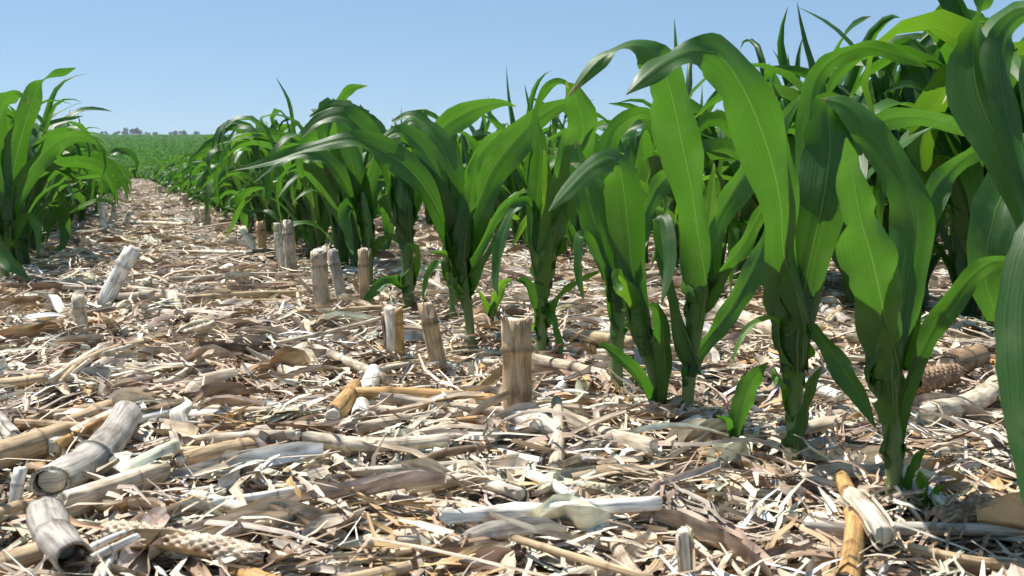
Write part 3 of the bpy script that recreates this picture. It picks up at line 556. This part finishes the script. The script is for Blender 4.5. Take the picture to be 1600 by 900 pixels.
def stalk_mesh(Ln, D, tint, seed, nodes=(.5,), sides=11, rings=9, rag=.25, split=0., taper=.92, bendy=.02, hollow=False):
    """dry stalk along +X, ragged rind ends and recessed pith; returns rind and pith meshes"""
    r = np.random.default_rng(seed); a = np.linspace(0, 2 * math.pi * (1 - split), sides, endpoint=split > 0)
    xs_ = np.sort(np.concatenate([np.linspace(-.5, .5, rings)] + [np.array((q - .035, q, q + .035)) for q in nodes])) * Ln
    m = len(xs_); rad = D / 2 * np.interp(xs_ / Ln, [-.5, .5], [1, taper]) * (1 + .03 * r.normal(0, 1, m))
    for q in nodes: rad *= 1 + .14 * np.exp(-((xs_ / Ln - q) / .012) ** 2)
    ov = 1 + .10 * np.cos(2 * a + r.uniform(0, 6)) - .12 * np.exp(-((a - r.uniform(1, 5)) / .35) ** 2)
    X_ = np.repeat(xs_[:, None], sides, 1); cut = lambda: D * (rag * 1.2 * np.cos(a + r.uniform(0, 6)) * r.uniform(.2, 1) + rag * .22 * r.normal(0, 1, sides) + rag * 1.2 * np.exp(-((a - r.uniform(0, 6)) / .4) ** 2))
    X_[0] -= cut(); X_[-1] += cut()
    cy = bendy * Ln * np.sin(3.1 * (xs_ / Ln + .5)) * r.normal(); Vr = np.stack([X_, cy[:, None] + rad[:, None] * ov * np.cos(a), rad[:, None] * ov * np.sin(a)], -1)
    zid = r.uniform(0, 40); st = np.stack(np.broadcast_arrays(a[None] * D / 2, xs_[:, None], np.full((m, sides), zid)), -1)
    colr = np.broadcast_to(np.asarray(tint) * r.normal(1, .04, (m, sides, 1)), (m, sides, 3)).copy()
    for q in nodes: colr *= (1 - .45 * np.exp(-((xs_ / Ln - q) / .02) ** 2))[:, None, None]
    F = grid_faces(m, sides, closed=split == 0)
    # inner wall
    Vi = np.stack([X_, cy[:, None] + .80 * rad[:, None] * ov * np.cos(a), .80 * rad[:, None] * ov * np.sin(a)], -1)
    off = m * sides; Fi = grid_faces(m, sides, off, closed=split == 0)[:, ::-1]
    rim = []
    for i0 in (0, (m - 1) * sides):
        for j in range(sides if split == 0 else sides - 1):
            j2 = (j + 1) % sides; rim.append((i0 + j, i0 + j2, off + i0 + j2, off + i0 + j))
    if split:
        for j in (0, sides - 1):
            for i in range(m - 1): rim.append((i * sides + j, (i + 1) * sides + j, off + (i + 1) * sides + j, off + i * sides + j))
    Vall = np.concatenate([Vr.reshape(-1, 3), Vi.reshape(-1, 3)]); Fall = np.vstack([F, Fi, np.array(rim)])
    cin = np.broadcast_to(np.array((.60, .53, .42)) if not hollow else np.array((.20, .13, .08)), (m * sides, 3))
    rind = mesh('rind', Vall, Fall, M_RES, True, np.vstack([colr.reshape(-1, 3), cin]), np.vstack([st.reshape(-1, 3), st.reshape(-1, 3)]))
    # pith: a bumpy core that stops short of (or sticks out of) the ends
    kk = 8; aa = np.linspace(0, 2 * math.pi, kk, endpoint=False); e = .10 if not hollow else -.9
    px = np.array((-.5 - e * D / Ln, -.5 - e * D / Ln + .01, 0, .5 + e * D / Ln - .01, .5 + e * D / Ln)) * Ln; pr = np.array((.58, .76, .76, .74, .58)) * D / 2 * np.array((1, 1, .96, taper, taper))
    cyp = bendy * Ln * 0
    cp = np.interp(px, xs_, cy); Vp = np.stack([np.repeat(px[:, None], kk, 1) + r.normal(0, .06, (5, kk)) * D, cp[:, None] + pr[:, None] * np.cos(aa), pr[:, None] * np.sin(aa)], -1).reshape(-1, 3)
    Vp = np.vstack([Vp, [(px[0], cp[0], 0)], [(px[-1], cp[-1], 0)]]); b0 = 5 * kk
    Fp = np.vstack([grid_faces(5, kk, closed=True), [(b0, j, (j + 1) % kk, (j + 1) % kk) for j in range(0)] or np.zeros((0, 4), int)])
    Fq = [tuple(range(0, kk))[::-1], tuple(range(4 * kk, 5 * kk))]
    tri = [];
    for j in range(0, kk, 2):
        tri.append((b0, (j + 2) % kk, j + 1, j)); tri.append((b0 + 1, 4 * kk + j, 4 * kk + j + 1, 4 * kk + (j + 2) % kk))
    Fp = np.vstack([Fp, np.array(tri)])
    pith = mesh('pith', Vp, Fp, M_RES, True, np.full((len(Vp), 3), (.68, .61, .49)), np.stack([Vp[:, 1] + Vp[:, 2], Vp[:, 0], np.full(len(Vp), zid)], 1))
    return rind, pith
def orient(o, A, B):
    d = Vector(B) - Vector(A); o.location = (Vector(A) + Vector(B)) / 2; o.rotation_mode = 'QUATERNION'; o.rotation_quaternion = d.to_track_quat('X', 'Z')
    return d.length

CR = dict(cream=(.66, .57, .43), white=(.88, .84, .75), tan=(.50, .36, .21), orange=(.52, .31, .12), grey=(.44, .40, .35), beige=(.56, .46, .34), brown=(.30, .20, .12), dark=(.17, .12, .085))
# --- standing stubs: (top x, y, base x, y, width px, colour, split, label)
STUBS = [
    (806, 502, 806, 668, 46, 'tan', 0, 'tall thick cut stub with ragged top, nearest of the standing stubs'),
    (666, 476, 692, 578, 25, 'tan', 0, 'leaning cut stub left of the tall thick stub'),
    (612, 484, 619, 556, 33, 'orange', .3, 'short broad orange stub split open at its front'),
    (498, 392, 507, 480, 24, 'beige', 0, 'greyish upright stub left of the slim stub'),
    (518, 392, 541, 474, 22, 'grey', .35, 'leaning grey split stub with whitish torn top'),
    (567, 390, 571, 482, 15, 'tan', 0, 'slim reddish upright stub beside the drooping lower leaf'),
    (449, 346, 457, 424, 18, 'beige', 0, 'upright stub at the foot of the right row, tallest of its cluster'),
    (431, 350, 441, 416, 13, 'white', .4, 'bright pale sliver stub leaning against the tallest of the cluster'),
    (407, 348, 410, 394, 16, 'tan', 0, 'short dull stub in the middle of the cluster'),
    (377, 356, 402, 396, 13, 'white', .4, 'bright pale stub leaning left in the cluster'),
    (384, 332, 387, 362, 19, 'brown', 0, 'dark square stub at the back of the cluster'),
    (319, 324, 322, 348, 14, 'cream', 0, 'pale short stub farther up the path'),
    (305, 326, 308, 346, 10, 'cream', .3, 'narrow pale stub beside the short pale one up the path'),
    (288, 303, 290, 324, 9, 'beige', 0, 'thin far stub beside the far right row'),
    (281, 294, 282, 312, 7, 'cream', 0, 'tiny far stub under the right row leaves'),
    (264, 291, 266, 308, 7, 'beige', 0, 'tiny far stub near the end of the path'),
    (249, 290, 250, 306, 6, 'cream', .3, 'tiny pale stub farthest up the path'),
    (156, 306, 162, 360, 10, 'white', .35, 'white upright sliver beside the left row'),
    (178, 322, 176, 348, 7, 'cream', .3, 'faint pale sliver right of the white upright one'),
    (210, 390, 150, 482, 29, 'white', .35, 'large white split stub leaning right on the path'),
    (121, 463, 128, 524, 23, 'cream', .3, 'pale blocky upright stub below the large white leaning one'),
    (100, 690, 96, 712, 9, 'white', .4, 'tiny white sliver standing between the two thick left stalks'),
    (196, 300, 194, 316, 6, 'white', .3, 'tiny white sliver far up the path by the left row'),
    (205, 330, 190, 352, 9, 'white', .35, 'small white leaning sliver in mid path'),
    (32, 732, 12, 800, 22, 'white', .3, 'small white upright sliver near the lower left corner'),
    (1556, 345, 1560, 392, 17, 'orange', 0, 'orange stub deep between the rows at the right'),
    (1068, 830, 1080, 905, 26, 'beige', .3, 'cut stub standing in the bottom middle residue'),
]
for i, (x0, y0, x1, y1, wp, cn, sp, lab) in enumerate(STUBS):
    A = on(x1, y1, 0.); A[2] = -.022; Y = A[1]; B = at(x0, y0, Y + random.uniform(-.01, .015)); D = wp * Y / FPX
    root = empty('corn_stub', A, label=lab, cat='stub', group='cut corn stubs left standing')
    Ln = float(np.linalg.norm(B - A)); rind, pith = stalk_mesh(Ln, D, CR[cn], 500 + i, (-.36, .28) if Ln / D > 3 else (.2,), split=sp, rag=.16, taper=1.0, bendy=.015, sides=13)
    for nm, me in (('rind', rind), ('pith', pith)):
        o = obj(nm, me, root); orient(o, A - A, B - A)
        o.rotation_quaternion = o.rotation_quaternion @ Vector((1, 0, 0)).rotation_difference(Vector((1, 0, 0)))
    if wp >= 12:
        an0 = random.uniform(0, 6.28)
        for q in range(3):
            an = an0 + random.gauss(0, .5); h_ = D * random.uniform(.5, 1.3); w_ = D * random.uniform(.10, .22); e_ = np.array((math.cos(an), math.sin(an), 0)); tp = (B - A) + e_ * D * .46; tg = np.array((-e_[1], e_[0], 0)) * w_
            ku = np.linspace(0, 1, 5)[:, None]; pt = tp - (B - A) * .15 + (e_ * .35 * ku ** 2 + np.array((0, 0, 1.)) * ku) * h_ + e_ * random.uniform(.0, .06) * D
            vv = np.concatenate([pt - tg * (1 - .8 * ku), pt + tg * (1 - .8 * ku), pt + e_ * D * .04], 1).reshape(-1, 3, 3)[:, [0, 2, 1]].reshape(-1, 3)
            obj('splinter', mesh('splinter', vv, grid_faces(5, 3), M_RES, True, np.full((15, 3), CR['cream']) * random.uniform(.7, 1.1), np.stack([vv[:, 0], vv[:, 2], np.full(15, q)], 1)), root)
# --- lying stalks: (x0, y0, x1, y1, width px, colour, lift m, split, label)
LOGS = [
    (-18, 722, 92, 690, 52, 'tan', .012, 0, 'thick tan stalk with dark node at the left edge'),
    (80, 694, 172, 650, 32, 'orange', .016, .3, 'orange stalk piece continuing from the thick tan one'),
    (78, 748, 198, 652, 50, 'grey', .022, 0, 'thick grey weathered stalk lying across the tan one'),
    (200, 655, 290, 634, 26, 'brown', .012, .3, 'brown curved stalk right of the grey weathered one'),
    (285, 634, 425, 645, 12, 'cream', .012, .3, 'thin pale stalk continuing from the brown curved one'),
    (96, 662, 208, 624, 20, 'tan', .008, 0, 'slim tan stalk behind the orange piece'),
    (105, 792, 245, 735, 56, 'beige', .010, .4, 'broad flattened beige stalk below the grey weathered one'),
    (-20, 893, 95, 868, 44, 'tan', .012, 0, 'tan stalk in the bottom left corner'),
    (232, 468, 470, 452, 13, 'tan', .010, 0, 'long tan stalk lying across the path'),
    (170, 470, 240, 466, 17, 'beige', .010, .3, 'short beige stalk beside the large white leaning stub'),
    (225, 612, 332, 546, 12, 'cream', .016, .3, 'pale slanting stalk in the left residue'),
    (75, 604, 148, 556, 15, 'cream', .012, .3, 'pale broad splinter near the left edge'),
    (-10, 608, 74, 606, 19, 'tan', .010, 0, 'tan stalk piece at the left edge below the blocky stub'),
    (492, 536, 604, 580, 19, 'beige', .016, 0, 'beige stalk pointing at the leaning stub'),
    (586, 572, 562, 650, 27, 'white', .014, 0, 'white weathered stalk piece pointing at the viewer'),
    (520, 660, 556, 622, 32, 'orange', .012, .3, 'short orange chunk beside the white stalk piece'),
    (715, 546, 800, 552, 15, 'cream', .012, 0, 'short cream stalk left of the tall thick stub'),
    (836, 560, 1000, 602, 22, 'beige', .010, .3, 'long beige stalk right of the tall thick stub'),
    (890, 530, 992, 546, 20, 'tan', .012, 0, 'tan stalk lying under the leaning corn plant'),
    (985, 434, 1050, 428, 20, 'beige', .012, 0, 'beige stalk between the first and second rows'),
    (884, 438, 960, 434, 14, 'tan', .012, 0, 'tan stalk behind the front row plants'),
    (1130, 506, 1225, 546, 30, 'cream', .010, .4, 'wide cream husk-like stalk behind the shoot'),
    (800, 834, 1020, 908, 13, 'tan', .018, 0, 'long thin straight stalk slanting down at the bottom'),
    (960, 835, 1010, 905, 26, 'beige', .014, .3, 'beige stalk pointing at the viewer at the bottom'),
    (372, 872, 470, 905, 34, 'orange', .010, .4, 'orange split stalk at the bottom below the cob'),
    (480, 905, 640, 884, 26, 'tan', .010, .3, 'tan split stalk along the bottom edge'),
    (620, 860, 770, 836, 16, 'brown', .012, 0, 'brown slim stalk at the bottom middle'),
    (690, 812, 1030, 800, 24, 'white', .014, 0, 'long whitish stalk lying level near the bottom'),
    (480, 700, 700, 706, 22, 'cream', .012, .3, 'cream stalk lying level left of the middle'),
    (560, 690, 720, 660, 20, 'beige', .010, 0, 'beige stalk slanting towards the tall stub'),
    (280, 720, 420, 690, 26, 'tan', .010, 0, 'tan stalk right of the broad flattened one'),
    (330, 790, 470, 770, 24, 'white', .012, .3, 'white split stalk above the cob'),
    (880, 660, 1020, 720, 30, 'beige', .012, .4, 'bent beige husk stalk under the front plants'),
    (640, 770, 800, 740, 18, 'cream', .012, 0, 'thin cream stalk in the lower middle'),
    (1450, 640, 1560, 590, 40, 'cream', .012, .35, 'large curled cream stalk right of the thick pale one'),
    (1480, 575, 1530, 560, 46, 'brown', .014, .4, 'dark hollow curled stalk end at the right'),
    (1380, 835, 1330, 790, 44, 'cream', .014, .35, 'cream broad stalk end near the bottom right'),
    (1420, 850, 1600, 870, 16, 'tan', .012, 0, 'slim tan stalk along the bottom right'),
    (700, 420, 620, 446, 12, 'cream', .010, .3, 'pale splinter between two mid-row plants'),
    (1280, 480, 1330, 500, 24, 'grey', .012, .3, 'grey stalk piece between the two broad plants'),
    (206, 347, 290, 352, 7, 'cream', .014, 0, 'thin pale stalk lying across the far path'),
    (225, 396, 380, 400, 8, 'cream', .012, .3, 'long pale thin stalk across the path by the cluster'),
    (270, 434, 380, 428, 11, 'beige', .012, 0, 'beige stalk across the path left of the greyish stub'),
    (128, 862, 205, 822, 14, 'white', .020, .4, 'upper white splinter beside the hollow stalk end'),
    (140, 874, 214, 840, 14, 'white', .020, .4, 'lower white splinter beside the hollow stalk end'),
    (150, 908, 178, 856, 24, 'white', .016, .4, 'broad white splinter at the bottom edge, left'),
    (430, 528, 640, 480, 6, 'cream', .020, 0, 'long thin pale twig slanting up to the orange stub'),
    (20, 690, -30, 640, 26, 'grey', .008, .3, 'grey stalk end cut by the left edge'),
]
for i, (x0, y0, x1, y1, wp, cn, lift, sp, lab) in enumerate(LOGS):
    A = on(x0, y0, lift); B = on(x1, y1, lift); Ym = (A[1] + B[1]) / 2; D = min(wp * Ym / FPX, .034)
    A[2] = max(lift, .004 + D / 2) + .012 + float(relief(*((A + B) / 2)[:2])); B[2] = A[2] + random.uniform(-.004, .008)
    ctr = (A + B) / 2; root = empty('stalk_piece', (ctr[0], ctr[1], 0), label=lab, cat='stalk', group='larger dry stalks lying on the ground')
    Ln = float(np.linalg.norm(B - A)); nd = [(0.18,), (-.25, .22), (-.1,)][i % 3] if Ln / D > 2.5 else ()
    rind, pith = stalk_mesh(Ln, D, CR[cn], 700 + i, nd, split=sp, bendy=.03, sides=13, rings=11, rag=.25)
    spin = random.uniform(-1, 1) + (math.pi * .5 if sp else 0)
    for nm, me in (('rind', rind), ('pith', pith)):
        o = obj(nm, me, root); orient(o, A - np.array((ctr[0], ctr[1], 0)), B - np.array((ctr[0], ctr[1], 0)))
        from mathutils import Quaternion
        o.rotation_quaternion = o.rotation_quaternion @ Quaternion((1, 0, 0), spin)
# hollow stalk end in the lower left with splayed pale rind
A = on(118, 880, .02); B = on(60, 905, .02)
root = empty('hollow_stalk', (A[0], A[1], 0), label='hollow stalk end with dark round opening, bottom left', cat='stalk', group='larger dry stalks lying on the ground')
A[2] = .022; B = A + np.array((-.06, .09, .0)); rind, pith = stalk_mesh(.10, .025, CR['grey'], 801, (.1,), hollow=True, sides=16, rings=10)
for nm, me in (('rind', rind), ('pith', pith)):
    o = obj(nm, me, root); orient(o, B - np.array((A[0], A[1], 0)), A - np.array((A[0], A[1], 0)))

# --- cobs
def cob(x0, y0, x1, y1, wp, cn, label, seed):
    A = on(x0, y0, .02); B = on(x1, y1, .02); Y = (A[1] + B[1]) / 2; D = min(wp * Y / FPX, .026); A[2] = B[2] = D / 2 + .002
    Ln = float(np.linalg.norm(B - A)); r = np.random.default_rng(seed); m, kk = 110, 72
    t = np.linspace(-.5, .5, m); a = np.linspace(0, 2 * math.pi, kk, endpoint=False)
    env = np.interp(t, [-.5, -.47, -.3, .3, .46, .5], [.55, .92, 1, .9, .7, .35])
    bump = np.sin(t[:, None] * Ln / .0048 * 2 * math.pi / 2 + math.pi * (np.floor(a / (2 * math.pi) * 18)[None] % 2)) * np.abs(np.sin(a * 9))[None]
    bump = bump * (.55 + .6 * r.random((m, kk))) + .35 * np.sin(t[:, None] * 23 + a[None] * 2 + seed)
    rad = D / 2 * env[:, None] * (1 + .12 * bump + r.normal(0, .045, (m, kk)))
    V = np.stack([np.repeat(t[:, None] * Ln, kk, 1), rad * np.cos(a), rad * np.sin(a)], -1).reshape(-1, 3)
    c = np.asarray(CR[cn])[None, None] * (1 + .3 * bump[..., None]) * r.normal(1, .1, (m, kk, 1)); c = np.where(bump[..., None] < -.45, np.array((.26, .15, .09)), c)
    st = np.stack(np.broadcast_arrays(a[None] * D / 2, t[:, None] * Ln, np.full((m, kk), 3.)), -1)
    o = obj('corn_cob', mesh('corn_cob', V, grid_faces(m, kk, closed=True), M_RES, True, np.clip(c, .03, .8).reshape(-1, 3), st.reshape(-1, 3)), label=label, cat='corn cob', group='bare corn cobs')
    orient(o, A, B)
cob(165, 812, 415, 850, 46, 'beige', 'pale bare cob lying level at the lower left', 1)
cob(1432, 590, 1500, 575, 38, 'brown', 'reddish brown cob behind the thick pale stalk', 2)
cob(1462, 800, 1560, 775, 46, 'brown', 'dark reddish cob near the bottom right', 3)

# --- many smaller stalk pieces and husks, each its own object, sharing meshes
MARKS = [((806, 668), 'tall thick stub'), ((619, 556), 'short orange stub'), ((150, 482), 'large white leaning stub'), ((128, 524), 'pale blocky stub'), ((137, 700), 'thick grey weathered stalk'), ((290, 830), 'pale level cob'),
         ((571, 482), 'slim reddish stub'), ((457, 424), 'tallest stub of the cluster'), ((1400, 795), 'thick pale corn stalk'), ((1466, 582), 'reddish brown cob'), ((1510, 790), 'dark reddish cob'), ((860, 806), 'long whitish level stalk'),
         ((162, 360), 'white sliver by the left row'), ((322, 348), 'short pale stub up the path'), ((767, 508), 'bright corn shoot'), ((962, 612), 'half hidden upright corn plant'), ((1146, 700), 'pale single-leaved shoot'), ((250, 306), 'farthest tiny pale stub'),
         ((560, 905), 'tan split stalk at the bottom edge'), ((1080, 905), 'cut stub at the bottom middle'), ((1200, 440), 'gap between the first and second rows')]
MPOS = np.array([on(*m_[0])[:2] for m_ in MARKS])
def name_by_place(objs, what):
    """objs: [(object, colour word)]: says which one by colour and by the nearest landmark"""
    seen = {}
    for o, cw in objs:
        p_ = np.array(o.location[:2]); d_ = np.linalg.norm(MPOS - p_, axis=1); i_ = int(d_.argmin()); seen.setdefault((cw, i_), []).append((d_[i_], o))
    for (cw, i_), l_ in seen.items():
        l_.sort(key=lambda q: q[0])
        for k_, (_, o) in enumerate(l_): o['label'] = f"{cw} {what}, {'' if k_ == 0 else ORD[min(k_, 14)] + ' '}closest to the {MARKS[i_][1]}"
SMALL = []; SC_ = ['cream', 'tan', 'beige', 'grey', 'white', 'brown', 'beige', 'orange', 'cream']
for i in range(18):
    SMALL.append(stalk_mesh(random.uniform(.08, .25), random.uniform(.007, .015), CR[SC_[i % 9]], 900 + i, ((.1,) if i % 2 else (-.3, .25)), sides=9, rings=6, split=(.0 if i % 3 else .4), bendy=.04))
n = 290; X, Y = scatter(n, .62, 7.0, .75); made = []
for i in range(n):
    rind, pith = SMALL[i % 18]; z = float(relief(X[i], Y[i])) + random.uniform(.012, .024)
    o = obj('stalk_fragment', rind, cat='stalk', group='smaller stalk fragments'); made.append((o, SC_[i % 9]))
    o.location = (X[i], Y[i], z); o.rotation_euler = (random.uniform(0, 6.28), random.gauss(0, .10), random.choice((0, math.pi)) + random.gauss(0, .8)); obj('pith', pith, o)
name_by_place(made, 'dry stalk fragment')
HC = [('cream', (.68, .59, .46)), ('beige', (.57, .48, .37)), ('grey', (.43, .39, .34)), ('tan', (.46, .35, .23)), ('brown', (.29, .21, .14)), ('white', (.76, .71, .61))]
def husk_mesh(seed, tint):
    r = np.random.default_rng(seed); z = np.zeros(1)
    v, f, c, s = strips(z, z, z + 5, np.array((r.uniform(.06, .13),)), np.array((r.uniform(.012, .028),)), np.array((tint,)), 10, 7, r, tilt=0, bend=.16, roll=.3, curl=.9, kink=.4)
    v = v - v.mean(0); return mesh('husk', v, f, M_RES, True, c, s)
HUSK = [husk_mesh(1000 + i, HC[i % 6][1]) for i in range(24)]
n = 240; X, Y = scatter(n, .60, 6.0, .75); made = []
for i in range(n):
    o = obj('dry_husk', HUSK[i % 24], cat='husk', group='curled dry husks'); made.append((o, HC[i % 6][0]))
    o.location = (X[i], Y[i], float(relief(X[i], Y[i])) + random.uniform(.014, .024)); o.rotation_euler = (random.gauss(0, .5), random.gauss(0, .2), random.uniform(0, 6.28))
name_by_place(made, 'curled husk piece')

# ------------------------------------------------------------------ haze
hz = mesh('haze', [(-1900, -40, -2), (1900, -40, -2), (1900, 2700, -2), (-1900, 2700, -2), (-1900, -40, 42), (1900, -40, 42), (1900, 2700, 42), (-1900, 2700, 42)],
          [(3, 2, 1, 0), (4, 5, 6, 7), (0, 1, 5, 4), (1, 2, 6, 5), (2, 3, 7, 6), (3, 0, 4, 7)], None, False)
m, t, out = new_mat('haze'); pv = N(t, 'ShaderNodeVolumePrincipled'); pv.inputs['Color'].default_value = (.80, .88, 1, 1); pv.inputs['Density'].default_value = .00033
pv.inputs['Anisotropy'].default_value = .2; L(t, pv.outputs[0], out.inputs['Volume']); hz.materials.append(m)
obj('haze', hz, kind='stuff', label='thin pale summer haze over the field')
